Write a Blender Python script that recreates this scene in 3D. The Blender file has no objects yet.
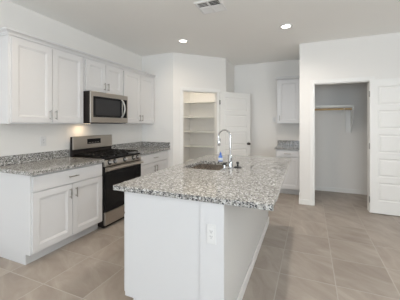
import bpy, bmesh, math, random
from mathutils import Vector, Matrix
random.seed(7)
SC = bpy.context.scene
COL = SC.collection
PI = math.pi

# ------------------------------------------------------------------ camera
cam_data = bpy.data.cameras.new('camera')
cam_data.sensor_fit = 'HORIZONTAL'
cam_data.sensor_width = 36.0
cam_data.lens = 246.7 / 400 * 36
cam_data.shift_y = -25.85 / 400
cam = bpy.data.objects.new('camera', cam_data)
COL.objects.link(cam)
cam.location = (0, 0, 1.369)
cam.rotation_euler = (PI / 2, 0, 0.3985)
SC.camera = cam

# ------------------------------------------------------------------ exposure, world, big lights
SC.view_settings.view_transform = 'Standard'
SC.view_settings.look = 'None'
SC.view_settings.gamma = 1
SC.view_settings.use_curve_mapping = False
SC.view_settings.exposure = -0.05
SC.cycles.use_denoising = True
SC.cycles.max_bounces = 10
SC.cycles.diffuse_bounces = 7
SC.cycles.sample_clamp_indirect = 4
w = bpy.data.worlds.new('daylight')
SC.world = w
w.use_nodes = True
w.node_tree.nodes['Background'].inputs['Color'].default_value = (0.80, 0.90, 1.0, 1)
w.node_tree.nodes['Background'].inputs['Strength'].default_value = 1.5

def area_light(name, loc, rot, sx, sy, power, color):
    d = bpy.data.lights.new(name, 'AREA')
    d.shape = 'RECTANGLE'; d.size = sx; d.size_y = sy; d.energy = power; d.color = color
    o = bpy.data.objects.new(name, d); COL.objects.link(o)
    o.location = loc; o.rotation_euler = rot
    return o
# daylight fill added for brightness, at an unseen glass door and side window
area_light('added_door_daylight', (-0.7, -8.30, 1.15), (PI / 2, 0, 0), 4.5, 2.1, 200, (0.76, 0.88, 1.0))
area_light('added_side_fill', (2.95, -1.0, 1.45), (PI / 2 + 1.1, 0, PI / 2), 2.6, 1.3, 165, (0.88, 0.935, 0.97))
DOWNLIGHT_POWER = 42
DOWNLIGHT_COLOR = (1.0, 0.90, 0.80)

# ------------------------------------------------------------------ materials
def mat(name, col, rough=0.5, metal=0.0, spec=0.5, coat=0.0):
    m = bpy.data.materials.new(name); m.use_nodes = True
    b = m.node_tree.nodes['Principled BSDF']
    b.inputs['Base Color'].default_value = (*col, 1)
    b.inputs['Roughness'].default_value = rough
    b.inputs['Metallic'].default_value = metal
    b.inputs['Specular IOR Level'].default_value = spec
    b.inputs['Coat Weight'].default_value = coat
    return m

class NT:
    """small node-tree helper"""
    def __init__(s, m):
        s.t = m.node_tree; s.b = s.t.nodes['Principled BSDF']
    def n(s, kind, **kw):
        x = s.t.nodes.new(kind)
        for k, v in kw.items():
            if k in x.inputs.keys(): x.inputs[k].default_value = v
            else: setattr(x, k, v)
        return x
    def l(s, a, b): s.t.links.new(a, b)
    def math(s, op, a, b=None, c=None):
        x = s.t.nodes.new('ShaderNodeMath'); x.operation = op
        for i, v in enumerate((a, b, c)):
            if v is None: continue
            if isinstance(v, (int, float)): x.inputs[i].default_value = v
            else: s.l(v, x.inputs[i])
        return x.outputs[0]
    def ramp(s, fac, stops, interp='LINEAR'):
        x = s.t.nodes.new('ShaderNodeValToRGB'); cr = x.color_ramp; cr.interpolation = interp
        while len(cr.elements) < len(stops): cr.elements.new(0.5)
        for e, (p, c) in zip(cr.elements, stops): e.position = p; e.color = (*c, 1)
        s.l(fac, x.inputs[0]); return x.outputs[0]
    def mix(s, fac, a, b, mode='MIX'):
        x = s.t.nodes.new('ShaderNodeMix'); x.data_type = 'RGBA'; x.blend_type = mode
        for i, v in ((0, fac), (6, a), (7, b)):
            if isinstance(v, (int, float)): x.inputs[i].default_value = v
            elif isinstance(v, tuple): x.inputs[i].default_value = (*v, 1)
            else: s.l(v, x.inputs[i])
        return x.outputs[2]

def plaster(name, col, bump=0.05):
    m = mat(name, col, 0.75, spec=0.25); t = NT(m)
    g = t.n('ShaderNodeNewGeometry')
    n = t.n('ShaderNodeTexNoise', Scale=90.0, Detail=3.0); t.l(g.outputs['Position'], n.inputs['Vector'])
    bp = t.n('ShaderNodeBump', Strength=bump, Distance=0.004); t.l(n.outputs['Fac'], bp.inputs['Height'])
    t.l(bp.outputs[0], t.b.inputs['Normal'])
    n2 = t.n('ShaderNodeTexNoise', Scale=1.3, Detail=2.0); t.l(g.outputs['Position'], n2.inputs['Vector'])
    c = t.mix(n2.outputs['Fac'], tuple(x * 0.985 for x in col), tuple(min(1, x * 1.015) for x in col))
    t.l(c, t.b.inputs['Base Color'])
    return m

M = {}
M['wall'] = plaster('wall_paint', (0.84, 0.825, 0.80))
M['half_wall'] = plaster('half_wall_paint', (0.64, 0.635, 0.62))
M['ceiling'] = plaster('ceiling_paint', (0.93, 0.925, 0.905), 0.08)
M['trim'] = mat('trim_paint', (0.85, 0.845, 0.825), 0.4)
M['cabinet'] = mat('cabinet_paint', (0.69, 0.692, 0.70), 0.38)
M['door'] = mat('door_paint', (0.85, 0.845, 0.825), 0.42)
M['shelf'] = mat('shelf_paint', (0.83, 0.82, 0.78), 0.45)
M['nickel'] = mat('brushed_nickel', (0.36, 0.345, 0.32), 0.3, 1.0)
M['chrome'] = mat('chrome', (0.62, 0.625, 0.635), 0.06, 1.0)
M['bronze'] = mat('dark_bronze', (0.09, 0.08, 0.07), 0.4, 0.8)
M['black_glass'] = mat('black_glass', (0.012, 0.012, 0.013), 0.08, 0, 0.22)
M['window_glass'] = mat('smoked_glass', (0.04, 0.04, 0.042), 0.15, 0, 0.3)
M['black'] = mat('black_enamel', (0.009, 0.008, 0.008), 0.3, 0, 0.2)
M['iron'] = mat('cast_iron', (0.01, 0.0095, 0.009), 0.6, 0, 0.2)
M['darkside'] = mat('dark_painted_steel', (0.02, 0.016, 0.015), 0.45, 0, 0.25)
M['rubber'] = mat('black_rubber', (0.02, 0.02, 0.022), 0.45)
M['plastic'] = mat('white_plastic', (0.75, 0.75, 0.745), 0.35)
M['slot'] = mat('socket_slot', (0.10, 0.10, 0.10), 0.6)
M['duct'] = mat('duct_dark', (0.07, 0.07, 0.073), 0.7)
M['vent'] = mat('vent_metal', (0.86, 0.86, 0.86), 0.45)
M['blue'] = mat('blue_plastic', (0.10, 0.22, 0.62), 0.3)
M['palecap'] = mat('pale_plastic', (0.75, 0.80, 0.88), 0.3)
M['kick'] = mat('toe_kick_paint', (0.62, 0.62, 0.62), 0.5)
M['glass'] = mat('window_pane', (1, 1, 1), 0.0); M['glass'].node_tree.nodes['Principled BSDF'].inputs['Transmission Weight'].default_value = 1.0

def steel(name, col, rough, axis):
    m = mat(name, col, rough, 1.0); t = NT(m)
    g = t.n('ShaderNodeNewGeometry')
    mp = t.n('ShaderNodeMapping'); t.l(g.outputs['Position'], mp.inputs['Vector'])
    mp.inputs['Scale'].default_value = axis
    n = t.n('ShaderNodeTexNoise', Scale=1.0, Detail=4.0); t.l(mp.outputs[0], n.inputs['Vector'])
    r = t.math('MULTIPLY_ADD', n.outputs['Fac'], 0.14, rough - 0.07)
    t.l(r, t.b.inputs['Roughness'])
    c = t.mix(n.outputs['Fac'], tuple(x * 0.9 for x in col), tuple(min(1, x * 1.08) for x in col))
    t.l(c, t.b.inputs['Base Color'])
    return m
M['steel'] = steel('stainless_steel', (0.52, 0.48, 0.435), 0.34, (300, 6, 300))
M['sink'] = steel('sink_steel', (0.68, 0.64, 0.60), 0.24, (8, 300, 60))

def wood(name):
    m = mat(name, (0.55, 0.38, 0.19), 0.5); t = NT(m)
    g = t.n('ShaderNodeNewGeometry')
    mp = t.n('ShaderNodeMapping'); t.l(g.outputs['Position'], mp.inputs['Vector']); mp.inputs['Scale'].default_value = (6, 120, 120)
    n = t.n('ShaderNodeTexNoise', Scale=1.0, Detail=4.0); t.l(mp.outputs[0], n.inputs['Vector'])
    t.l(t.ramp(n.outputs['Fac'], [(0.3, (0.50, 0.33, 0.15)), (0.7, (0.68, 0.50, 0.28))]), t.b.inputs['Base Color'])
    return m
M['wood'] = wood('rod_wood')

def granite():
    m = mat('speckled_granite', (0.6, 0.6, 0.6), 0.09, spec=0.5); t = NT(m)
    g = t.n('ShaderNodeNewGeometry')
    warp = t.n('ShaderNodeTexNoise', Scale=60.0, Detail=2.0); t.l(g.outputs['Position'], warp.inputs['Vector'])
    sc = t.n('ShaderNodeVectorMath', operation='SCALE'); t.l(warp.outputs['Color'], sc.inputs[0]); sc.inputs['Scale'].default_value = 0.012
    ad = t.n('ShaderNodeVectorMath', operation='ADD'); t.l(g.outputs['Position'], ad.inputs[0]); t.l(sc.outputs[0], ad.inputs[1])
    def cells(scale):
        v = t.n('ShaderNodeTexVoronoi', Scale=scale); t.l(ad.outputs[0], v.inputs['Vector'])
        sp = t.n('ShaderNodeSeparateColor'); t.l(v.outputs['Color'], sp.inputs[0])
        return sp.outputs
    a = cells(100.0); b = cells(135.0); c = cells(220.0)
    base = t.ramp(a[0], [(0.0, (0.215, 0.21, 0.205)), (0.16, (0.335, 0.328, 0.308)), (0.44, (0.43, 0.426, 0.405)), (0.70, (0.545, 0.545, 0.53)), (0.88, (0.68, 0.685, 0.685))], 'CONSTANT')
    dark = t.ramp(b[1], [(0.0, (1, 1, 1)), (0.20, (0, 0, 0))], 'CONSTANT')
    col = t.mix(dark, base, (0.042, 0.045, 0.052))
    mid = t.ramp(c[2], [(0.0, (1, 1, 1)), (0.14, (0, 0, 0))], 'CONSTANT')
    col = t.mix(mid, col, (0.19, 0.18, 0.17))
    t.l(col, t.b.inputs['Base Color'])
    return m
M['granite'] = granite()

TX0, TXS, TY0, TYS = -0.206, 0.457, 1.427, 0.474
def tile_floor():
    m = mat('stone_tile', (0.4, 0.35, 0.3), 0.42, spec=0.4); t = NT(m)
    g = t.n('ShaderNodeNewGeometry'); sep = t.n('ShaderNodeSeparateXYZ'); t.l(g.outputs['Position'], sep.inputs[0])
    skew = t.math('MULTIPLY_ADD', sep.outputs[1], -0.022, 2.4 * 0.022)
    u = t.math('DIVIDE', t.math('SUBTRACT', t.math('ADD', sep.outputs[0], skew), TX0), TXS)
    v = t.math('DIVIDE', t.math('SUBTRACT', sep.outputs[1], TY0), TYS)
    iu, iv = t.math('FLOOR', u), t.math('FLOOR', v)
    fu, fv = t.math('FRACT', u), t.math('FRACT', v)
    eu = t.math('MULTIPLY', t.math('MINIMUM', fu, t.math('SUBTRACT', 1.0, fu)), TXS)
    ev = t.math('MULTIPLY', t.math('MINIMUM', fv, t.math('SUBTRACT', 1.0, fv)), TYS)
    edge = t.math('MINIMUM', eu, ev)
    grout = t.math('LESS_THAN', edge, 0.0038)
    idv = t.n('ShaderNodeCombineXYZ'); t.l(iu, idv.inputs[0]); t.l(iv, idv.inputs[1])
    wn = t.n('ShaderNodeTexWhiteNoise'); wn.noise_dimensions = '3D'; t.l(idv.outputs[0], wn.inputs['Vector'])
    # veins run diagonally, a little different in each tile
    ang = t.math('MULTIPLY_ADD', wn.outputs['Value'], 1.1, 0.25)
    rot = t.n('ShaderNodeVectorRotate'); rot.rotation_type = 'Z_AXIS'
    off = t.n('ShaderNodeVectorMath', operation='SCALE'); t.l(wn.outputs['Color'], off.inputs[0]); off.inputs['Scale'].default_value = 30.0
    ad = t.n('ShaderNodeVectorMath', operation='ADD'); t.l(g.outputs['Position'], ad.inputs[0]); t.l(off.outputs[0], ad.inputs[1])
    t.l(ad.outputs[0], rot.inputs['Vector']); t.l(ang, rot.inputs['Angle'])
    mp = t.n('ShaderNodeMapping'); t.l(rot.outputs[0], mp.inputs['Vector']); mp.inputs['Scale'].default_value = (2.0, 5.0, 1)
    n = t.n('ShaderNodeTexNoise', Scale=1.3, Detail=5.0, Roughness=0.6, Distortion=0.6); t.l(mp.outputs[0], n.inputs['Vector'])
    col = t.ramp(n.outputs['Fac'], [(0.22, (0.264, 0.224, 0.192)), (0.45, (0.328, 0.284, 0.246)), (0.6, (0.368, 0.324, 0.284)), (0.8, (0.440, 0.400, 0.360))])
    tint = t.math('MULTIPLY_ADD', wn.outputs['Value'], 0.12, 0.99)
    hs = t.n('ShaderNodeHueSaturation'); t.l(col, hs.inputs['Color']); t.l(tint, hs.inputs['Value'])
    t.l(t.mix(grout, hs.outputs[0], (0.455, 0.422, 0.385)), t.b.inputs['Base Color'])
    h = t.math('MINIMUM', t.math('MULTIPLY', edge, 160.0), 1.0)
    bp = t.n('ShaderNodeBump', Strength=0.25, Distance=0.003); t.l(h, bp.inputs['Height']); t.l(bp.outputs[0], t.b.inputs['Normal'])
    t.l(t.math('MULTIPLY_ADD', grout, 0.35, 0.40), t.b.inputs['Roughness'])
    return m
M['floor'] = tile_floor()

def emitter(name, col, s):
    m = mat(name, (0.9, 0.9, 0.9), 0.5); b = m.node_tree.nodes['Principled BSDF']
    b.inputs['Emission Color'].default_value = (*col, 1); b.inputs['Emission Strength'].default_value = s
    return m
M['lens'] = emitter('lamp_lens', (1.0, 0.93, 0.83), 6.0)
M['hoodlens'] = emitter('hood_lamp_lens', (1.0, 0.8, 0.55), 3.0)

# ------------------------------------------------------------------ mesh helpers
class MB:
    def __init__(s): s.bm = bmesh.new()
    def hexa(s, p):   # eight corners: bottom ring then top ring
        v = [s.bm.verts.new(q) for q in p]
        for f in ((3, 2, 1, 0), (4, 5, 6, 7), (0, 1, 5, 4), (1, 2, 6, 5), (2, 3, 7, 6), (3, 0, 4, 7)):
            s.bm.faces.new([v[i] for i in f])
        return s
    def box(s, x0, x1, y0, y1, z0, z1):
        x0, x1 = sorted((x0, x1)); y0, y1 = sorted((y0, y1)); z0, z1 = sorted((z0, z1))
        return s.hexa([(x0, y0, z0), (x1, y0, z0), (x1, y1, z0), (x0, y1, z0), (x0, y0, z1), (x1, y0, z1), (x1, y1, z1), (x0, y1, z1)])
    def tube(s, pts, r, n=12, caps=True):
        pts = [Vector(p) for p in pts]; rs = r if isinstance(r, (list, tuple)) else [r] * len(pts)
        rings = []; up = None
        for i, p in enumerate(pts):
            d = (pts[min(i + 1, len(pts) - 1)] - pts[max(i - 1, 0)]).normalized()
            if up is None:
                up = Vector((0, 0, 1)) if abs(d.z) < 0.9 else Vector((1, 0, 0))
            a = (up - d * up.dot(d)).normalized(); b = d.cross(a); up = a
            rings.append([s.bm.verts.new(p + (a * math.cos(2 * PI * k / n) + b * math.sin(2 * PI * k / n)) * rs[i]) for k in range(n)])
        for A, B in zip(rings, rings[1:]):
            for k in range(n): s.bm.faces.new((A[k], A[(k + 1) % n], B[(k + 1) % n], B[k]))
        if caps:
            s.bm.faces.new(rings[0][::-1]); s.bm.faces.new(rings[-1])
        return s
    def lathe(s, c, prof, n=24):  # profile of (radius, z) about a vertical axis; closed at both ends
        c = Vector(c); rings = []
        for r, z in prof:
            rings.append([s.bm.verts.new(c + Vector((r * math.cos(2 * PI * k / n), r * math.sin(2 * PI * k / n), z))) for k in range(n)])
        for A, B in zip(rings, rings[1:]):
            for k in range(n): s.bm.faces.new((A[k], A[(k + 1) % n], B[(k + 1) % n], B[k]))
        s.bm.faces.new(rings[0][::-1]); s.bm.faces.new(rings[-1])
        return s
    def prism(s, poly, a0, a1, axis='y'):
        def P(p, a): return {'y': (p[0], a, p[1]), 'x': (a, p[0], p[1]), 'z': (p[0], p[1], a)}[axis]
        A = [s.bm.verts.new(P(p, a0)) for p in poly]; B = [s.bm.verts.new(P(p, a1)) for p in poly]
        n = len(poly)
        s.bm.faces.new(A); s.bm.faces.new(B[::-1])
        for k in range(n): s.bm.faces.new((A[k], B[k], B[(k + 1) % n], A[(k + 1) % n]))
        return s
    def grid_slab(s, us, vs, a0, a1, holes, axis='z'):
        """slab with rectangular holes: us x vs cells, the cells in holes left open"""
        def P(u, v, a): return {'z': (u, v, a), 'y': (u, a, v), 'x': (a, u, v)}[axis]
        V = {(i, j, k): s.bm.verts.new(P(u, v, a)) for i, u in enumerate(us) for j, v in enumerate(vs) for k, a in enumerate((a0, a1))}
        nu, nv = len(us) - 1, len(vs) - 1
        solid = lambda i, j: 0 <= i < nu and 0 <= j < nv and (i, j) not in holes
        for i in range(nu):
            for j in range(nv):
                if not solid(i, j): continue
                for k in (0, 1):
                    s.bm.faces.new([V[i, j, k], V[i + 1, j, k], V[i + 1, j + 1, k], V[i, j + 1, k]])
                for (di, dj, p, q) in ((-1, 0, (i, j), (i, j + 1)), (1, 0, (i + 1, j), (i + 1, j + 1)), (0, -1, (i, j), (i + 1, j)), (0, 1, (i, j + 1), (i + 1, j + 1))):
                    if not solid(i + di, j + dj):
                        s.bm.faces.new([V[(*p, 0)], V[(*q, 0)], V[(*q, 1)], V[(*p, 1)]])
        for k in [k for k in V if not V[k].link_faces]: s.bm.verts.remove(V[k])
        return s
    def panel(s, w, h, t, panels, rings, back=True):
        """slab in x 0..w, z 0..h with its front at y=0 and back at y=t; panels are rects sunk with (inset, depth) rings"""
        bm = s.bm
        def face(pts): bm.faces.new([bm.verts.new(p) for p in pts])
        xs = [0] + sorted({p[0] for p in panels} | {p[1] for p in panels}) + [w]
        zs = [0] + sorted({p[2] for p in panels} | {p[3] for p in panels}) + [h]
        def front(z_y):
            for i in range(len(xs) - 1):
                for j in range(len(zs) - 1):
                    if any(abs(xs[i] - p[0]) < 1e-6 and abs(zs[j] - p[2]) < 1e-6 for p in panels): continue
                    face([(xs[i], z_y, zs[j]), (xs[i + 1], z_y, zs[j]), (xs[i + 1], z_y, zs[j + 1]), (xs[i], z_y, zs[j + 1])])
            sg = 1 if z_y == 0 else -1
            for (a, b, c, d) in panels:
                prev = (a, b, c, d, z_y)
                for ins, dep in rings:
                    cur = (a + ins, b - ins, c + ins, d - ins, z_y + sg * dep)
                    P = lambda q: [(q[0], q[4], q[2]), (q[1], q[4], q[2]), (q[1], q[4], q[3]), (q[0], q[4], q[3])]
                    A, B = P(prev), P(cur)
                    for k in range(4): face([A[k], A[(k + 1) % 4], B[(k + 1) % 4], B[k]])
                    prev = cur
                face([(prev[0], prev[4], prev[2]), (prev[1], prev[4], prev[2]), (prev[1], prev[4], prev[3]), (prev[0], prev[4], prev[3])])
        front(0)
        if back: front(t)
        else: face([(0, t, 0), (w, t, 0), (w, t, h), (0, t, h)])
        for q in ([(0, 0, 0), (w, 0, 0), (w, t, 0), (0, t, 0)], [(0, 0, h), (w, 0, h), (w, t, h), (0, t, h)],
                  [(0, 0, 0), (0, t, 0), (0, t, h), (0, 0, h)], [(w, 0, 0), (w, t, 0), (w, t, h), (w, 0, h)]):
            face(q)
        bmesh.ops.remove_doubles(bm, verts=bm.verts, dist=1e-5)
        return s
    def move(s, mtx): bmesh.ops.transform(s.bm, matrix=mtx, verts=s.bm.verts); return s

ORIGIN = {}
def thing(name, label, cat, loc=(0, 0, 0), rotz=0.0, group=None, kind=None):
    o = bpy.data.objects.new(name, None); COL.objects.link(o)
    o.empty_display_size = 0.1
    o.location = loc; o.rotation_euler = (0, 0, rotz)
    tag(o, label, cat, group, kind)
    ORIGIN[o.name] = Vector(loc)
    return o
def tag(o, label=None, cat=None, group=None, kind=None):
    if label: o['label'] = label
    if cat: o['category'] = cat
    if group: o['group'] = group
    if kind: o['kind'] = kind
    return o
def obj(name, mb, m, parent=None, bevel=0.0, smooth=False, local=False, seg=2, label=None, at=None):
    """links ONE mesh object; coordinates are world coordinates unless local"""
    bm = mb.bm
    bmesh.ops.recalc_face_normals(bm, faces=bm.faces)
    off = Vector((0, 0, 0))
    if parent is not None: off = ORIGIN[parent.name]
    if at is not None: off = Vector(at)
    if not local and off.length: bmesh.ops.translate(bm, vec=-off, verts=bm.verts)
    me = bpy.data.meshes.new(name); bm.to_mesh(me); bm.free()
    me.materials.append(M[m] if isinstance(m, str) else m)
    if smooth:
        for p in me.polygons: p.use_smooth = True
    o = bpy.data.objects.new(name, me); COL.objects.link(o)
    if smooth:
        try: me.set_sharp_from_angle(angle=math.radians(40))
        except Exception: pass
    if parent is not None: o.parent = parent; ORIGIN[o.name] = off
    else:
        o.location = off if not local else (0, 0, 0); ORIGIN[o.name] = off
    if bevel:
        b = o.modifiers.new('edge', 'BEVEL'); b.width = bevel; b.segments = seg; b.limit_method = 'ANGLE'; b.angle_limit = math.radians(40)
        b.harden_normals = False
    if label: o['label'] = label
    return o
def struct(name, mb, m, label, cat, bevel=0.0, parent=None):
    o = obj(name, mb, m, parent, bevel)
    if parent is None: tag(o, label, cat, None, 'structure')
    return o

# ================================================================== ROOM SHELL
H = 2.746
XL, XR = -3.037, 3.10          # left wall face, right wall face (beyond the frame)
YK = 4.166                     # kitchen back wall face
A = Vector((-2.313, YK)); B = Vector((-1.507, YK + 0.806))     # ends of the diagonal pantry wall
YB = 5.66                      # far back wall face
YC = 4.57                      # closet wall face
XD = -0.069                    # left end of the closet wall
YF = -8.5                      # wall behind the camera

struct('floor', MB().box(XL - .12, XR + .12, YF - .12, YB + .12, -0.1, 0), 'floor', 'beige stone-look square tile floor with pale grout', 'floor')
struct('ceiling', MB().box(XL - .12, XR + .12, YF - .12, YB + .12, H, H + 0.1), 'ceiling', 'flat off-white painted ceiling over the whole kitchen', 'ceiling')
struct('wall_left', MB().box(XL - .12, XL, YF, YB, 0, H), 'wall', 'cream painted wall behind the range and upper cabinets', 'wall')
struct('wall_kitchen_end', MB().box(XL, A.x, YK, YK + 0.10, 0, H), 'wall', 'short cream wall where the range counter ends', 'wall')
# diagonal pantry wall with its doorway (built along local x, turned 45 degrees)
DL = 0.806 * math.sqrt(2); o0, o1 = 0.135 * math.sqrt(2), 0.672 * math.sqrt(2); OT = 2.03
MD = Matrix.Translation((A.x, A.y, 0)) @ Matrix.Rotation(PI / 4, 4, 'Z')
struct('wall_pantry', MB().grid_slab([0, o0, o1, DL - 0.0], [0, OT, H], 0, 0.115, {(1, 0)}, 'y').move(MD), 'wall', 'diagonal white wall around the pantry doorway', 'wall')
struct('wall_pantry_side', MB().box(B.x - 0.11, B.x, B.y + 0.02, YB, 0, H), 'wall', 'narrow white wall returning from the pantry corner to the back wall', 'wall')
struct('wall_back', MB().box(XL, XR, YB, YB + .12, 0, H), 'wall', 'far white back wall behind the small white cabinets', 'wall')
struct('wall_pantry_inner', MB().box(-2.75, -2.664, YK + 0.11, YB, 0, H), 'wall', 'inner left wall of the pantry at the shelf ends', 'wall')
# closet front wall with doorway
CX0, CX1, CT = 0.153, 0.950, 2.05
struct('wall_closet', MB().grid_slab([XD, CX0, CX1, XR], [0, CT, H], YC, YC + 0.115, {(1, 0)}, 'y'), 'wall', 'white wall around the open closet doorway', 'wall')
struct('wall_closet_side', MB().box(XD, XD + 0.11, YC + 0.115, YB, 0, H), 'wall', 'white wall between the cabinet nook and the closet', 'wall')
struct('wall_closet_end', MB().box(1.75, 1.86, YC + 0.115, YB, 0, H), 'wall', 'far end wall inside the closet', 'wall')
# walls out of view; their window openings are added to reach the brightness
struct('wall_right', MB().grid_slab([YF, -2.35, 0.35, YC], [0, 0.7, 2.2, H], XR, XR + .12, {(1, 1)}, 'x'), 'wall', 'white side wall with an added wide window, outside the picture', 'wall')
struct('wall_front', MB().grid_slab([XL, -3.0, 1.6, XR], [0, 2.25, H], YF - .12, YF, {(1, 0)}, 'y'), 'wall', 'white wall with an added wide glass door, behind the viewer', 'wall')
fr = MB().grid_slab([-2.995, -2.93, -1.49, -1.43, 0.03, 0.09, 1.53, 1.595], [0.005, 0.08, 2.17, 2.245], YF - .10, YF - .04, {(1, 1), (3, 1), (5, 1)}, 'y')
struct('window_1', fr, 'trim', 'added white framed wide sliding glass door, behind the viewer', 'glass door', 0.004)
fr = MB().grid_slab([-2.345, -2.28, -1.03, -0.97, 0.28, 0.345], [0.705, 0.77, 2.13, 2.195], XR + .03, XR + .08, {(1, 1), (3, 1)}, 'x')
struct('window_2', fr, 'trim', 'added white framed side window, outside the picture', 'window', 0.004)

# trim around the two doorways
CW, CTH = 0.058, 0.014
def casing(mb, x0, x1, top, y0, sign=-1):
    y1 = y0 + sign * CTH
    mb.box(x0 - CW, x0, y0, y1, 0, top + CW); mb.box(x1, x1 + CW, y0, y1, 0, top + CW); mb.box(x0, x1, y0, y1, top, top + CW)
    return mb
pt = casing(MB(), o0, o1, OT, -0.0005).move(MD)
struct('trim_1', pt, 'trim', 'white casing around the pantry doorway', 'trim', 0.004)
pj = MB().box(o0, o0 + .015, 0, .115, 0, OT).box(o1 - .015, o1, 0, .115, 0, OT).box(o0 + .015, o1 - .015, 0, .115, OT - .015, OT).move(MD)
struct('trim_2', pj, 'trim', 'white jamb lining the pantry doorway', 'trim')
struct('trim_3', casing(MB(), CX0, CX1, CT, YC - 0.0005), 'trim', 'white casing around the closet doorway', 'trim', 0.004)
cj = MB().box(CX0, CX0 + .015, YC, YC + .115, 0, CT).box(CX1 - .015, CX1, YC, YC + .115, 0, CT).box(CX0 + .015, CX1 - .015, YC, YC + .115, CT - .015, CT)
tj = struct('trim_4', cj, 'trim', 'white jamb lining the closet doorway', 'trim')
obj('strike_plate', MB().box(CX0 + .015, CX0 + .0175, YC + .03, YC + .06, 1.00, 1.06), 'nickel', tj, label='small metal strike plate')

BH, BT = 0.085, 0.012
struct('baseboard_closet_wall', MB().box(XD - .0, CX0 - CW - .001, YC - BT, YC - .0002, 0, BH).box(XD - BT, XD - .0002, YC - BT, YC + .45, 0, BH), 'trim', 'white baseboard at the foot of the narrow closet wall strip', 'baseboard', 0.003)
struct('baseboard_closet_wall_right', MB().box(CX1 + CW + .001, XR - .001, YC - BT, YC - .0002, 0, BH), 'trim', 'white baseboard behind the open closet door', 'baseboard', 0.003)
struct('baseboard_closet_back', MB().box(XD + .111, 1.749, YB - BT, YB - .0002, 0, BH), 'trim', 'white baseboard at the back of the closet', 'baseboard', 0.003)
struct('baseboard_back', MB().box(B.x + .001, -0.53, YB - BT, YB - .0002, 0, BH), 'trim', 'white baseboard at the far back wall', 'baseboard', 0.003)

# ================================================================== CABINET BUILDERS
STILE = 0.062
RING = [(0.0, 0.0), (0.004, 0.004), (0.010, 0.004), (0.015, 0.008)]
def shaker(w, h, t=0.019):
    return MB().panel(w, h, t, [(STILE, w - STILE, STILE, h - STILE)], [(0.003, 0.004), (0.012, 0.005), (0.017, 0.010)], back=False)
def facing(y_or_x, direction, u0, z0):
    """matrix that stands a local slab (front at y=0, x along its width) up facing a direction"""
    if direction == '+x':   # width runs along +y
        return Matrix.Translation((y_or_x, u0, z0)) @ Matrix.Rotation(PI / 2, 4, 'Z')
    if direction == '-y':
        return Matrix.Translation((u0, y_or_x, z0))
    if direction == '-x':
        return Matrix.Translation((y_or_x, u0, z0)) @ Matrix.Rotation(-PI / 2, 4, 'Z')
def bar_pull(mtx, parent, length=0.11, horizontal=False, off=0.03):
    """bar handle, centred at local (0,0,0) on the door front"""
    mb = MB(); hl = length / 2
    ax = (lambda s, y: (s, y, 0)) if horizontal else (lambda s, y: (0, y, s))
    mb.tube([ax(-hl, -off), ax(hl, -off)], 0.0062, 10)
    for s in (-hl * 0.72, hl * 0.72): mb.tube([ax(s, 0.001), ax(s, -off)], 0.005, 8)
    mb.move(mtx)
    return obj('handle', mb, 'nickel', parent, smooth=True, label='brushed metal bar handle')
FRONT_T = 0.019
def add_door(root, plane, d, u0, u1, z0, z1, hu, hz, name='door'):
    """door front lies on plane; hu, hz locate the handle's centre (local width, world height)"""
    w = u1 - u0
    start = u0 if d != '-x' else u1
    mtx = facing(plane, d, start, z0)
    o = obj(name, shaker(w, z1 - z0).move(mtx), 'cabinet', root, 0.0015)
    if hu is not None:
        hu = hu if d != '-x' else hu
        bar_pull(mtx @ Matrix.Translation((hu, 0, hz - z0)), o)
    return o
def add_drawer(root, plane, d, u0, u1, z0, z1, handle=True):
    w = u1 - u0
    start = u0 if d != '-x' else u1
    mtx = facing(plane, d, start, z0)
    o = obj('drawer', MB().box(0, w, 0, FRONT_T, 0, z1 - z0).move(mtx), 'cabinet', root, 0.003)
    if handle: bar_pull(mtx @ Matrix.Translation((w / 2, 0, (z1 - z0) / 2)), o, 0.12, True)
    return o

# ---- left run: lengths along y
Y0 = 2.468; LW = 0.925; RW = 0.771
YLa, YRb = Y0 - LW, Y0 + RW               # 1.543 .. 2.468 | range 2.468 .. 3.239
YE = YK                                    # right cabinet ends at the kitchen end wall
UF = -2.730                                # door fronts of the upper cabinets
BF = -2.400                                # door fronts of the base cabinets
G = 0.0015
UZ0, UZ1 = 1.372, 2.275

def upper(name, label, ya, yb, z0, z1):
    r = thing(name, label, 'upper cabinet', (XL, (ya + yb) / 2, z0), group='white upper cabinets over the range wall')
    xb = UF - FRONT_T - 0.001
    mb = MB().box(XL + .001, xb, ya, yb, z0, z1)
    obj('body', mb, 'cabinet', r, 0.002)
    return r, xb
r, xb = upper('upper_cabinet', 'wide white two-door upper cabinet above the counter, beside the microwave at its near end', YLa, Y0 - G, UZ0, UZ1)
mid = (YLa + Y0) / 2
add_door(r, UF, '+x', YLa + .022, mid - .004, UZ0 + .016, UZ1 - .022, (mid - YLa) - .026 - .032, UZ0 + .105)
add_door(r, UF, '+x', mid + .004, Y0 - .022, UZ0 + .016, UZ1 - .022, .032, UZ0 + .105)
MWZ = 1.822
r, xb = upper('upper_cabinet', 'short white two-door cabinet directly above the microwave', Y0 + G, YRb - G, MWZ, UZ1)
mid = (Y0 + YRb) / 2
add_door(r, UF, '+x', Y0 + .022, mid - .004, MWZ + .016, UZ1 - .022, (mid - Y0) - .026 - .032, MWZ + .10)
add_door(r, UF, '+x', mid + .004, YRb - .022, MWZ + .016, UZ1 - .022, .032, MWZ + .10)
r, xb = upper('upper_cabinet', 'white two-door upper cabinet between the microwave and the end wall', YRb + G, YE - .002, UZ0, UZ1)
mid = (YRb + YE) / 2
add_door(r, UF, '+x', YRb + .022, mid - .004, UZ0 + .016, UZ1 - .022, (mid - YRb) - .026 - .032, UZ0 + .105)
add_door(r, UF, '+x', mid + .004, YE - .022, UZ0 + .016, UZ1 - .022, .032, UZ0 + .105)

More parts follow.
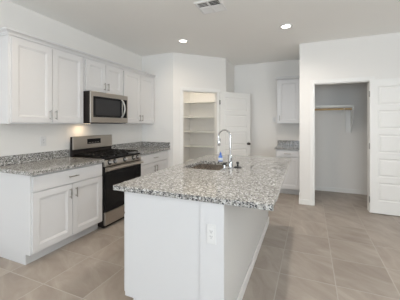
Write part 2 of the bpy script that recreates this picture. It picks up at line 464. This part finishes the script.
# crown moulding: cove profile swept along the front with a return on the near end
def crown(x_wall, x_front, ya, yb, z, return_near=True, axis='y'):
    prof = [(0.0, 0.0), (0.006, 0.0), (0.008, 0.014), (0.020, 0.030), (0.040, 0.042), (0.042, 0.056), (0.0, 0.056)]
    mb = MB()
    # path: wall -> near front corner -> far end, mitred
    rows = []
    for (o, h) in prof:
        a = (x_wall, ya - o, z + h); b = (x_front + o, ya - o, z + h); c = (x_front + o, yb, z + h)
        rows.append([mb.bm.verts.new(p) for p in (a, b, c)])
    n = len(prof)
    for i in range(n):
        j = (i + 1) % n
        for k in range(2): mb.bm.faces.new((rows[i][k], rows[i][k + 1], rows[j][k + 1], rows[j][k]))
    mb.bm.faces.new([rows[i][0] for i in range(n)]); mb.bm.faces.new([rows[i][2] for i in range(n)][::-1])
    # flat top closing the box
    mb.box(x_wall, x_front - .001, ya + .001, yb, z + .001, z + .018)
    return mb
o = obj('crown_molding', crown(XL + .001, UF - .018, YLa + .001, YE - .002, UZ1 + .0008), 'cabinet', at=(XL, 2.8, UZ1))
tag(o, 'long white crown moulding along the tops of the range wall cabinets', 'molding', None, 'thing')

def base_cab(name, label, ya, yb, end_panel=False, yd=None):
    r = thing(name, label, 'base cabinet', (XL, (ya + yb) / 2, 0), group='white base cabinets beside the range')
    xb = BF - FRONT_T - .001
    mb = MB().box(XL + .001, xb, ya, yb, .105, .876)
    mb.box(XL + .001, xb - .075, ya, yb, 0.001, .105)
    obj('body', mb, 'cabinet', r, 0.0015)
    yd = yd or yb
    obj('toe_kick', MB().box(xb - .0748, xb - .069, ya + .004, yb - .004, .001, .104), 'kick', r, label='grey toe kick board')
    add_drawer(r, BF, '+x', ya + .016, yd - .016, .712, .862)
    m = (ya + yd) / 2
    add_door(r, BF, '+x', ya + .016, m - .003, .122, .700, (m - ya) - .019 - .034, .700 - .10)
    add_door(r, BF, '+x', m + .003, yd - .016, .122, .700, .034, .700 - .10)
    return r
base_cab('base_cabinet', 'white base cabinet with wide drawer over two doors, near side of the range', YLa + .004, Y0 - .004)
base_cab('base_cabinet', 'white base cabinet with drawer over two doors between range and end wall', YRb + .004, YE - .002, yd=YE - .06)

CZ0, CZ1 = .878, .915
CF = BF + .028
r = thing('countertop', 'speckled grey granite counter on the base cabinet at the near side of the range', 'countertop', (XL, 2.0, CZ0), group='granite counters beside the range')
obj('slab', MB().box(XL + .001, CF, YLa - .018, Y0 - .005, CZ0, CZ1), 'granite', r, .004)
obj('backsplash', MB().box(XL + .001, XL + .022, YLa - .018, Y0 - .005, CZ1 + .0005, CZ1 + .102), 'granite', r, .002)
r = thing('countertop', 'speckled granite counter between the range and the end wall, splash turning the corner', 'countertop', (XL, 3.7, CZ0), group='granite counters beside the range')
obj('slab', MB().box(XL + .001, CF, YRb + .005, YK - .001, CZ0, CZ1), 'granite', r, .004)
obj('backsplash', MB().box(XL + .001, XL + .022, YRb + .005, YK - .001, CZ1 + .0005, CZ1 + .102), 'granite', r, .002)
obj('end_backsplash', MB().box(XL + .0225, CF - .004, YK - .022, YK - .001, CZ1 + .0005, CZ1 + .102), 'granite', r, .002)

# ================================================================== GAS RANGE
ra, rb = Y0 + .002, YRb - .002
r = thing('gas_range', 'freestanding stainless and black gas range between the two granite counters', 'range', (XL, (ra + rb) / 2, 0))
xf = -2.405
obj('body', MB().box(XL + .03, xf, ra, rb, .022, .895), 'darkside', r, .003)
for sx in (XL + .08, xf - .10):
    for sy in (ra + .05, rb - .05):
        obj('foot', MB().lathe((sx, sy, 0), [(.018, 0.0005), (.018, .008), (.010, .010), (.010, .024)], 12), 'black', r)
obj('cooktop', MB().box(XL + .075, xf + .012, ra, rb, .8955, .918), 'black', r, .005)
# burners and continuous grates
burners = [(XL + .22, ra + .17), (XL + .22, rb - .17), (xf - .15, ra + .17), (xf - .15, rb - .17), ((XL + .22 + xf - .15) / 2, (ra + rb) / 2)]
for bx, by in burners:
    b = obj('burner', MB().lathe((bx, by, .918), [(.052, 0), (.052, .006), (.046, .010), (.040, .010)], 20), 'iron', r, smooth=True)
    obj('burner_cap', MB().lathe((bx, by, .9282), [(.036, 0), (.036, .006), (.030, .009)], 20), 'black', b, smooth=True)
gx0, gx1 = XL + .10, xf - .02
for k in range(3):
    g0 = ra + .015 + k * (rb - ra - .03) / 3 + .003; g1 = ra + .015 + (k + 1) * (rb - ra - .03) / 3 - .003
    mb = MB(); z0, z1, wd = .944, .957, .012
    mb.grid_slab([gx0, gx0 + wd, (gx0 + gx1) / 2 - wd / 2, (gx0 + gx1) / 2 + wd / 2, gx1 - wd, gx1], [g0, g0 + wd, (g0 + g1) / 2 - wd / 2, (g0 + g1) / 2 + wd / 2, g1 - wd, g1], z0, z1, {(i, j) for i in (1, 3) for j in (1, 3)})
    for q in (.25, .75):
        xx = gx0 + (gx1 - gx0) * q
        mb.box(xx - wd / 2, xx + wd / 2, g0 + wd, g1 - wd, z0 + .001, z1 - .001)
    for fx in (gx0 + .006, gx1 - .006, ):
        for fy in (g0 + .006, g1 - .006):
            mb.box(fx - .006, fx + .006, fy - .006, fy + .006, .9185, z0)
    obj('grate', mb, 'iron', r, .0025)
# backguard
bx0 = XL + .031
obj('backguard', MB().box(bx0, XL + .066, ra, rb, .8955, 1.19), 'darkside', r, .004)
bp = obj('backguard_panel', MB().prism([(XL + .0665, 1.005), (XL + .086, 1.010), (XL + .078, 1.192), (XL + .0665, 1.196)], ra + .004, rb - .004, 'y'), 'steel', r, .003, label='stainless upper face of the backguard')
ym = (ra + rb) / 2
obj('display', MB().prism([(XL + .080, 1.075), (XL + .0855, 1.075), (XL + .0825, 1.150), (XL + .077, 1.150)], ym - .135, ym + .125, 'y'), 'black_glass', bp)
mb = MB()
for k in range(4):
    mb.box(XL + .0835, XL + .0858, ym - .11 + k * .055, ym - .075 + k * .055, 1.09, 1.098)
obj('touch_keys', mb, 'nickel', bp)
# knob panel, oven door, drawer
kp = obj('control_panel', MB().prism([(xf - .02, .812), (xf + .030, .812), (xf + .034, .830), (xf + .016, .893), (xf - .02, .893)], ra + .001, rb - .001, 'y'), 'steel', r, .003, label='sloping stainless knob panel')
nrm = Vector((.063, 0, .018)).normalized()
for ky in (.085, .19, .386, .582, .687):
    c = Vector((xf + .0255, ra + ky * (rb - ra) / .771, .861))
    kb = obj('knob', MB().tube([c, c + nrm * .010, c + nrm * .011, c + nrm * .032, c + nrm * .034], [.024, .024, .020, .0185, .016], 18), 'chrome', kp, smooth=True)
    obj('knob_collar', MB().tube([c - nrm * .001, c + nrm * .004], .034, 18), 'black', kb, smooth=True)
dfx = -2.373
d = obj('oven_door', MB().grid_slab([ra + .003, ra + .045, rb - .045, rb - .003], [.222, .30, .70, .803], xf + .001, dfx, {(1, 1)}, 'x'), 'black_glass', r, .003)
obj('oven_window', MB().box(xf + .004, dfx - .003, ra + .0455, rb - .0455, .3005, .6995), 'black_glass', d)
obj('door_trim', MB().box(dfx + .0005, dfx + .006, ra + .003, rb - .003, .748, .803), 'steel', d, .002, label='stainless top strip of the oven door')
hb = MB(); hx = dfx + .045
hb.tube([(hx, ra + .02, .778), (hx, rb - .02, .778)], .0165, 14)
hb.box(dfx + .006, hx, ra + .03, ra + .055, .768, .788).box(dfx + .006, hx, rb - .055, rb - .03, .768, .788)
obj('handle', hb, 'steel', d, smooth=True, label='stainless bar handle')
obj('drawer', MB().box(xf + .001, dfx, ra + .003, rb - .003, .045, .212), 'steel', r, .004, label='stainless bottom drawer')
obj('kick_plate', MB().box(xf - .04, xf - .001, ra + .006, rb - .006, .012, .0215), 'black', r)

# ================================================================== MICROWAVE
ma, mb_ = Y0 + .006, YRb - .006
mz0, mz1, mxf = 1.385, 1.818, -2.650
r = thing('microwave', 'stainless over-range microwave with black window hanging below the short cabinet', 'microwave', (XL, (ma + mb_) / 2, mz0))
obj('body', MB().box(XL + .001, mxf - .001, ma, mb_, mz0, mz1), 'darkside', r, .003)
dr = obj('door', MB().grid_slab([ma, ma + .045, mb_ - .140, mb_ - .003], [mz0 + .004, mz0 + .080, mz1 - .065, mz1], mxf, mxf + .022, {(1, 1)}, 'x'), 'steel', r, .004, label='stainless door frame')
obj('window', MB().grid_slab([ma + .046, ma + .085, mb_ - .175, mb_ - .141], [mz0 + .081, mz0 + .110, mz1 - .095, mz1 - .066], mxf + .004, mxf + .0195, {(1, 1)}, 'x'), 'black_glass', dr)
obj('window_screen', MB().box(mxf + .004, mxf + .016, ma + .0855, mb_ - .1755, mz0 + .1105, mz1 - .0955), 'window_glass', dr, label='smoky see-through window')
obj('control_strip', MB().box(mxf + .0225, mxf + .0265, mb_ - .118, mb_ - .030, mz0 + .081, mz1 - .066), 'black_glass', r, .002)
pts = []
for k in range(13):
    t_ = k / 12; pts.append((mxf + .024 + .042 * math.sin(PI * t_) ** .7, mb_ - .155 + .03 * math.sin(PI * t_), mz0 + .085 + t_ * .280))
obj('handle', MB().tube(pts, .0135, 12), 'nickel', dr, smooth=True, label='curved brushed handle')
obj('vent_grille', MB().box(XL + .04, mxf - .01, ma + .02, mb_ - .02, mz0 - .007, mz0 - .0005), 'darkside', r, .002)
lp = obj('task_lamp', MB().box(XL + .10, XL + .17, ma + .10, ma + .22, mz0 - .010, mz0 - .0075), 'hoodlens', r, label='small glowing warm lamp under the microwave')
ld = bpy.data.lights.new('task_light', 'AREA'); ld.shape = 'RECTANGLE'; ld.size = .10; ld.size_y = .06; ld.energy = 0.6; ld.color = (1.0, .74, .46)
lo = bpy.data.objects.new('task_light', ld); COL.objects.link(lo); lo.parent = r; lo.location = (.135, ma + .16 - (ma + mb_) / 2, -.014)

# ================================================================== ISLAND
IX0, IX1, IY0, IY1 = -1.310, -0.158, 1.440, 3.545
PX0, PX1 = -0.616, -0.455        # half wall on the seating side
PY0, PY1 = 1.465, 3.520
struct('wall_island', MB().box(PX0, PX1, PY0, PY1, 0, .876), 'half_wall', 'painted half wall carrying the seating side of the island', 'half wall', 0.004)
struct('baseboard_island', MB().box(PX1 + .0003, PX1 + BT, PY0 + .0, PY1 + BT, 0, BH).box(PX0, PX1, PY1 + .0003, PY1 + BT, 0, BH), 'trim', 'white baseboard along the seating side of the island', 'baseboard', 0.003)
struct('trim_5', MB().box(PX0 + .001, PX1 + .001, PY0 - .008, PY0 - .0004, .0005, .876), 'cabinet', 'white painted board closing the end of the island half wall', 'trim', 0.002)
ICF = -1.218
def island_unit(label, ya, yb, sink=False, panel_front=False):
    r = thing('island_cabinet', label, 'base cabinet', ((ICF + PX0) / 2, (ya + yb) / 2, 0), group='white island cabinets on the sink side')
    mb = MB()
    if sink:   # open-topped box, so the sink bowl has its space
        mb.box(ICF, PX0 - .001, ya, ya + .018, .105, .876).box(ICF, PX0 - .001, yb - .018, yb, .105, .876)
        mb.box(ICF, ICF + .018, ya + .018, yb - .018, .105, .876).box(PX0 - .019, PX0 - .001, ya + .018, yb - .018, .105, .876)
        mb.box(ICF + .018, PX0 - .019, ya + .018, yb - .018, .105, .123)
    else:
        mb.box(ICF, PX0 - .001, ya, yb, .105, .876)
    mb.box(ICF + .075, PX0 - .001, ya, yb, .001, .1045)
    obj('body', mb, 'cabinet', r, .0015)
    pl = ICF - FRONT_T - .001
    m = (ya + yb) / 2
    add_drawer(r, pl, '-x', ya + .016, yb - .016, .712, .862, handle=not sink)
    add_door(r, pl, '-x', ya + .016, m - .003, .122, .700, .034, .60)
    add_door(r, pl, '-x', m + .003, yb - .016, .122, .700, (yb - m) - .019 - .034, .60)
    return r
island_unit('white island cabinet with blank end panel facing the viewer below the granite', PY0, 2.16)
island_unit('white island cabinet below the stainless sink', 2.162, 2.96, sink=True)
island_unit('white island cabinet at the far pantry end of the island', 2.962, PY1)

SX0, SX1, SY0, SY1 = -1.175, -0.765, 2.305, 2.835
o = obj('island_countertop', MB().grid_slab([IX0, SX0, SX1, IX1], [IY0, SY0, SY1, IY1], CZ0, CZ1, {(1, 1)}), 'granite', at=((IX0 + IX1) / 2, (IY0 + IY1) / 2, CZ0), bevel=.004)
tag(o, 'large speckled grey granite slab topping the kitchen island', 'countertop')
# sink bowl: rounded rectangle rings, outer shell and inner shell in one mesh
def rrect(x0, x1, y0, y1, rad, z, n=6):
    pts = []
    for cx, cy, a0 in ((x1 - rad, y1 - rad, 0), (x0 + rad, y1 - rad, PI / 2), (x0 + rad, y0 + rad, PI), (x1 - rad, y0 + rad, 3 * PI / 2)):
        for k in range(n + 1):
            a = a0 + PI / 2 * k / n; pts.append((cx + rad * math.cos(a), cy + rad * math.sin(a), z))
    return pts
def loft(mb, loops, cap=True):
    R = [[mb.bm.verts.new(p) for p in L] for L in loops]; n = len(R[0])
    for P, Q in zip(R, R[1:]):
        for k in range(n): mb.bm.faces.new((P[k], P[(k + 1) % n], Q[(k + 1) % n], Q[k]))
    if cap: mb.bm.faces.new(R[-1])
    return R
e = .004
mbk = MB(); zt = CZ0 - .001
R = loft(mbk, [rrect(SX0 + .02, SX1 - .02, SY0 + .02, SY1 - .02, .03, zt - .205),
           rrect(SX0 - .004, SX1 + .004, SY0 - .004, SY1 + .004, .05, zt - .190),
           rrect(SX0 - .004, SX1 + .004, SY0 - .004, SY1 + .004, .05, zt - .004),
           rrect(SX0 - .022, SX1 + .022, SY0 - .022, SY1 + .022, .05, zt - .004),
           rrect(SX0 - .022, SX1 + .022, SY0 - .022, SY1 + .022, .05, zt),
           rrect(SX0 - .001, SX1 + .001, SY0 - .001, SY1 + .001, .045, zt),
           rrect(SX0 - .001, SX1 + .001, SY0 - .001, SY1 + .001, .045, zt - .165),
           rrect(SX0 + .030, SX1 - .030, SY0 + .030, SY1 - .030, .04, zt - .195)])
mbk.bm.faces.new(R[0][::-1])
r = thing('kitchen_sink', 'undermount stainless sink bowl set into the island granite', 'sink', ((SX0 + SX1) / 2, (SY0 + SY1) / 2, zt - .205))
obj('bowl', mbk, 'sink', r, smooth=True)
obj('drain', MB().lathe(((SX0 + SX1) / 2, (SY0 + SY1) / 2, zt - .1948), [(.045, 0), (.045, .003), (.036, .003), (.030, .001)], 20), 'chrome', r, smooth=True)

# faucet: gooseneck arching from the seating side over the bowl
FX, FY = -0.700, 2.475
r = thing('faucet', 'tall chrome gooseneck pull-down faucet standing beside the island sink', 'faucet', (FX, FY, CZ1))
obj('base', MB().lathe((FX, FY, CZ1), [(.030, .0005), (.030, .006), (.024, .012), (.0235, .016), (.0235, .125), (.019, .138), (.012, .146)], 20), 'chrome', r, smooth=True)
pts = [(FX, FY, CZ1 + .09), (FX, FY, 1.18), (FX, FY, 1.232)]
R_ = .070; dv = Vector((-.985, .17))
for k in range(1, 15):
    a = PI * k / 14 * 1.06
    q = R_ - R_ * math.cos(a)
    pts.append((FX + dv.x * q, FY + dv.y * q, 1.238 + R_ * math.sin(a)))
obj('spout', MB().tube(pts, .0095, 12), 'chrome', r, smooth=True)
ex = Vector(pts[-1]); dn = (ex - Vector(pts[-2])).normalized()
obj('spray_head', MB().tube([ex - dn * .004, ex + dn * .012, ex + dn * .02, ex + dn * .075, ex + dn * .085], [.011, .013, .0155, .0165, .013], 14), 'chrome', r, smooth=True)
obj('lever', MB().tube([(FX, FY - .018, CZ1 + .062), (FX + .012, FY - .050, CZ1 + .068), (FX + .030, FY - .060, CZ1 + .115)], [.010, .008, .0055], 10), 'chrome', r, smooth=True)
# small dispenser, stopper, bottle
r = thing('soap_dispenser', 'short chrome soap dispenser with dark cap between sink and faucet', 'soap dispenser', (-.742, 2.40, CZ1))
obj('body', MB().lathe((-.742, 2.40, CZ1), [(.022, .0005), (.022, .005), (.016, .010), (.015, .040), (.017, .042)], 16), 'chrome', r, smooth=True)
obj('cap', MB().lathe((-.742, 2.40, CZ1 + .0425), [(.0195, 0), (.0195, .016), (.014, .022)], 16), 'rubber', r, smooth=True, label='dark cap')
r = thing('sink_stopper', 'round black sink stopper with an upright knob lying right of the faucet', 'stopper', (-.635, 2.52, CZ1))
obj('disc', MB().lathe((-.635, 2.52, CZ1), [(.040, .0005), (.042, .006), (.036, .012), (.020, .014)], 20), 'rubber', r, smooth=True)
obj('knob', MB().lathe((-.635, 2.52, CZ1 + .0142), [(.009, 0), (.009, .026), (.016, .030), (.016, .044), (.010, .050)], 14), 'rubber', r, smooth=True)
r = thing('soap_bottle', 'small blue bottle standing on the granite behind the sink', 'bottle', (-.945, 2.895, CZ1))
obj('bottle_body', MB().lathe((-.945, 2.895, CZ1), [(.024, .0005), (.028, .004), (.029, .030), (.027, .052), (.014, .070), (.011, .078)], 18), 'blue', r, smooth=True)
obj('cap', MB().lathe((-.945, 2.895, CZ1 + .0785), [(.013, 0), (.013, .018), (.006, .024), (.004, .036)], 14), 'blue', r, smooth=True)
obj('bottle_label', MB().lathe((-.945, 2.895, CZ1 + .010), [(.0292, 0), (.0296, .002), (.0300, .020), (.0290, .034)], 18), 'palecap', r, smooth=True, label='pale band around the bottle')

# ================================================================== OUTLETS
def outlet(label, mtx, w=.072, h=.118, duplex=True):
    r = thing('power_outlet', label, 'outlet', mtx.translation, mtx.to_euler().z)
    obj('cover_plate', MB().box(-w / 2, w / 2, -.006, -.0004, -h / 2, h / 2), 'plastic', r, .002, local=True)
    obj('receptacle', MB().box(-.0165, .0165, -.0085, -.0062, -.033, .033), 'plastic', r, .0015, local=True)
    mb = MB()
    for zc in (.0165, -.0165):
        mb.box(-.0075, -.005, -.0089, -.0086, zc - .001, zc + .008).box(.005, .0075, -.0089, -.0086, zc - .001, zc + .007)
        mb.box(-.0025, .0025, -.0089, -.0086, zc - .009, zc - .005)
    obj('socket_slots', mb, 'slot', r, local=True, label='dark socket slots')
    return r
outlet('white power outlet on the white end board of the island', Matrix.Translation((-.535, PY0 - .008, .680)), .062, .124)
outlet('white power outlet on the wall above the granite splash, near side of the range', Matrix.Translation((XL, 2.104, 1.153)) @ Matrix.Rotation(PI / 2, 4, 'Z'), .080, .122)
outlet('pale power outlet on the back wall left of the small upper cabinet', Matrix.Translation((-.60, YB, 1.47)))

# ================================================================== SMALL CABINETS ON THE BACK WALL
nx0, nx1 = -.512, XD - .004
r = thing('nook_upper_cabinet', 'small white single-door upper cabinet on the far back wall', 'upper cabinet', ((nx0 + nx1) / 2, YB, UZ0))
nyf = 5.330
obj('body', MB().box(nx0, nx1, nyf + .020, YB - .001, UZ0 + .008, 2.285), 'cabinet', r, .002)
add_door(r, nyf, '-y', nx0 + .018, nx1 - .012, UZ0 + .024, 2.262, .034, UZ0 + .12)
obj('crown', MB().prism([(nyf + .0195, 2.2855), (nyf - .0, 2.2855), (nyf - .012, 2.300), (nyf - .028, 2.325), (nyf - .028, 2.342), (YB - .001, 2.342), (YB - .001, 2.2855)], nx0 - .015, nx1, 'x'), 'cabinet', r, .002)
nbf = 5.050
r = thing('nook_base_cabinet', 'small white base cabinet with drawer over a door on the far back wall', 'base cabinet', ((nx0 + nx1) / 2, YB, 0))
obj('body', MB().box(nx0, nx1, nbf + .020, YB - .013, .105, .876).box(nx0, nx1, nbf + .095, YB - .013, .001, .1045), 'cabinet', r, .0015)
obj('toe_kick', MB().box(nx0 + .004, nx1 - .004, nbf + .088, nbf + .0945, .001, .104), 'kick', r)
add_drawer(r, nbf, '-y', nx0 + .014, nx1 - .010, .735, .862)
add_door(r, nbf, '-y', nx0 + .014, nx1 - .010, .122, .723, .034, .62)
r = thing('nook_countertop', 'short granite counter on the small base cabinet by the far wall', 'countertop', ((nx0 + nx1) / 2, YB, CZ0))
obj('slab', MB().box(nx0 - .02, nx1 + .001, nbf - .025, YB - .001, CZ0, CZ1), 'granite', r, .004)
obj('backsplash', MB().box(nx0 - .02, nx1 + .001, YB - .022, YB - .001, CZ1 + .0005, CZ1 + .102), 'granite', r, .002)

# ================================================================== PANTRY LAMP (ADDED)
r = thing('added_pantry_lamp', 'added unseen round ceiling lamp inside the pantry', 'ceiling light', (-2.22, 4.66, H))
obj('lamp_base', MB().lathe((-2.22, 4.66, H), [(.10, -.02), (.11, -.0006)], 24), 'plastic', r)
obj('lamp_shade', MB().lathe((-2.22, 4.66, H), [(.03, -.09), (.08, -.075), (.105, -.045), (.105, -.0205)], 24), 'lens', r, smooth=True)
ld = bpy.data.lights.new('pantry_fill', 'POINT'); ld.energy = 5.5; ld.color = (1.0, .92, .80); ld.shadow_soft_size = .1  # lamp out of view, added to brighten the pantry
lo = bpy.data.objects.new('pantry_fill', ld); COL.objects.link(lo); lo.parent = r; lo.location = (0, 0, -.21)

# ================================================================== PANTRY SHELVES AND DOORS
pz = [('topmost', 1.897), ('second highest', 1.543), ('third highest', 1.190), ('fourth highest', .838), ('lowest', .485)]
for nm, z in pz:
    poly = [(-2.663, YB - .001), (-2.663, YB - .30), (B.x - .111, YB - .30), (B.x - .111, YB - .001)]
    r = thing('pantry_shelf', f'{nm} white board shelf inside the pantry', 'shelf', (-2.14, YB, z), group='white shelves in the pantry')
    obj('board', MB().prism(poly, z - .019, z, 'z'), 'shelf', r, .0015)
    obj('cleat', MB().box(-2.66, B.x - .113, YB - .019, YB - .001, z - .06, z - .0195), 'shelf', r)

def panel_door(name, label, hinge, angle, w, h, knob_side_only=False, z0=.012, t=.035, knob=True, hinge_mat='bronze'):
    """five-panel door; local x runs from the hinge edge, the face at local y=0 is seen"""
    r = thing(name, label, 'door', (hinge[0], hinge[1], z0), angle, None, 'structure')
    st, rl = .110, .085
    top, bot = .11, .19
    n = 5; ph = (h - top - bot - rl * (n - 1)) / n
    panels = []
    for k in range(n):
        zz = bot + k * (ph + rl); panels.append((st, w - st, zz, zz + ph))
    obj('slab', MB().panel(w, h, t, panels, [(.004, .006), (.012, .009), (.020, .009), (.034, .003)]), 'door', r, .0015, local=True)
    for hz in (.20, h / 2, h - .22):
        obj('hinge', MB().tube([(-.006, -.006, hz - .045), (-.006, -.006, hz + .045)], .0065, 8).box(-.0055, .002, -.003, .020, hz - .045, hz + .045), hinge_mat, r, local=True, label='metal hinge')
    if knob:
        for sg, y in ((-1, 0), (1, t)):
            kn = MB().tube([(w - .065, y + sg * q, .93) for q in (-.001, .006, .007, .030, .034, .048, .060, .066)], [.030, .030, .012, .011, .020, .027, .022, .010], 16)
            obj('knob', kn, 'bronze', r, local=True, smooth=True, label='dark round door knob')
    return r
hp = MD @ Vector((o1 + .030, -.058, 0))
panel_door('door_1', 'white five-panel pantry door swung wide open beside the pantry shelves', (hp.x, hp.y), math.radians(51.0), .785, 2.025)
panel_door('door_2', 'white five-panel closet door folded open against the wall', (.934, YC - .064), math.radians(-1.6), .775, 2.040, hinge_mat='nickel')

# ================================================================== CLOSET ROD
RZ, RY = 1.655, 5.36
o = obj('closet_shelf', MB().box(XD + .112, .872, 5.345, YB - .001, 1.712, 1.730).box(XD + .112, .872, 5.327, 5.3445, 1.688, 1.730), 'shelf', at=(.4, YB, 1.712), bevel=.0015)
tag(o, 'thin white shelf board above the wooden closet rod', 'shelf')
o = obj('closet_rod', MB().tube([(XD + .112, RY, RZ), (.8295, RY, RZ)], .019, 14), 'wood', at=(.4, RY, RZ), smooth=True)
tag(o, 'round wooden hanging rod inside the closet', 'closet rod')
r = thing('shelf_bracket', 'white triangular end bracket holding the closet rod and shelf', 'bracket', (.86, YB, 1.20))
obj('bracket_arm', MB().prism([(YB - .001, 1.205), (YB - .035, 1.205), (RY - .010, 1.62), (RY - .010, 1.7115), (YB - .001, 1.7115)], .851, .867, 'x'), 'trim', r, .002)
obj('wall_cleat', MB().box(.765, .8505, YB - .030, YB - .001, 1.205, 1.7115), 'trim', r, .002)
obj('rod_socket', MB().tube([(.830, RY, RZ), (.8505, RY, RZ)], .024, 14), 'trim', r, smooth=True)
r = thing('rod_hook', 'small white metal hook carrying the closet rod from the back wall', 'bracket', (.70, YB, 1.60))
hk = [(.70, YB - .002, 1.60), (.70, YB - .06, 1.605), (.70, RY + .03, 1.628)] + [(.70, RY + .0225 * math.cos(a), RZ - .0225 * math.sin(a)) for a in [PI * k / 8 for k in range(1, 9)]] + [(.70, RY - .0225, RZ + .03)]
obj('hook_arm', MB().tube(hk, .0045, 8), 'trim', r, smooth=True)
obj('hook_plate', MB().box(.688, .712, YB - .004, YB - .001, 1.55, 1.65), 'trim', r, .001)

# ================================================================== CEILING FIXTURES
def downlight(x, y, label, power=DOWNLIGHT_POWER, color=DOWNLIGHT_COLOR):
    r = thing('ceiling_downlight', label, 'ceiling light', (x, y, H), group='round recessed ceiling lights')
    mb = MB(); z = -.0006; n = 32
    prof = [(.088, z), (.086, z - .006), (.066, z - .010), (.062, z - .002)]
    rings = [[mb.bm.verts.new((a * math.cos(2 * PI * k / n), a * math.sin(2 * PI * k / n), b)) for k in range(n)] for a, b in prof]
    for P, Q in zip(rings, rings[1:] + rings[:1]):
        for k in range(n): mb.bm.faces.new((P[k], P[(k + 1) % n], Q[(k + 1) % n], Q[k]))
    obj('trim_ring', mb, 'plastic', r, smooth=True, local=True)
    obj('lens', MB().lathe((0, 0, 0), [(.0615, -.0045), (.0615, -.002)], 28), 'lens', r, local=True, label='glowing round lens')
    d = bpy.data.lights.new('downlight_glow', 'SPOT'); d.energy = power; d.color = color
    d.spot_size = math.radians(168); d.spot_blend = 1.0; d.shadow_soft_size = .06
    o = bpy.data.objects.new('downlight_glow', d); COL.objects.link(o); o.parent = r; o.location = (0, 0, -.02)
    return r
downlight(-1.838, 3.643, 'round glowing recessed light in the ceiling in front of the pantry corner', 28, (1.0, .84, .66))
downlight(-.231, 3.658, 'round glowing recessed light in the ceiling in front of the closet wall', 75)
downlight(-1.838, 1.30, 'added unseen round ceiling light above the near end of the range aisle', 55, (1.0, .82, .62))  # from here down: out of view, added to bring up the brightness
downlight(-.231, 1.62, 'added unseen round ceiling light above the near end of the island', 50)
downlight(1.40, 1.30, 'added unseen round ceiling light above the open floor right of the island', 30)
downlight(-1.838, -1.20, 'added unseen round ceiling light behind the viewer on the range side', 6)
downlight(-.231, -1.20, 'added unseen round ceiling light directly behind the viewer', 6)
downlight(1.40, -1.20, 'added unseen round ceiling light behind the viewer on the window side', 6)

vx, vy = -1.002, 2.702
r = thing('air_vent', 'square white air vent with four slatted quarters in the ceiling', 'vent', (vx, vy, H))
ou, inn, cr = .152, .130, .011
obj('frame', MB().grid_slab([-ou, -inn, -cr, cr, inn, ou], [-ou, -inn, -cr, cr, inn, ou], -.012, -.0006, {(i, j) for i in (1, 3) for j in (1, 3)}), 'vent', r, .003, local=True)
obj('duct_shade_plate', MB().box(-inn - .01, inn + .01, -inn - .01, inn + .01, -.0009, -.0003), 'duct', r, local=True, label='dark plate standing for the shaded duct')  # flat dark plate; the shade inside the duct is put into its colour
for qx in (-1, 1):
    for qy in (-1, 1):
        for k in range(4):
            a = cr + (k + .5) * (inn - cr) / 4
            mb = MB(); tl = .011 * qy
            y = qy * a; hw = .0125 if (qx < 0 and qy < 0) else .0095
            za, zb = (-.0105, -.004) if qy < 0 else (-.004, -.0105)   # tilt and width picked so near quarters look dark, far ones pale
            mb.hexa([(qx * cr, y - hw, za), (qx * inn, y - hw, za), (qx * inn, y + hw, zb), (qx * cr, y + hw, zb),
                     (qx * cr, y - hw, za + .001), (qx * inn, y - hw, za + .001), (qx * inn, y + hw, zb + .001), (qx * cr, y + hw, zb + .001)])
            obj('slat', mb, 'vent', r, local=True)
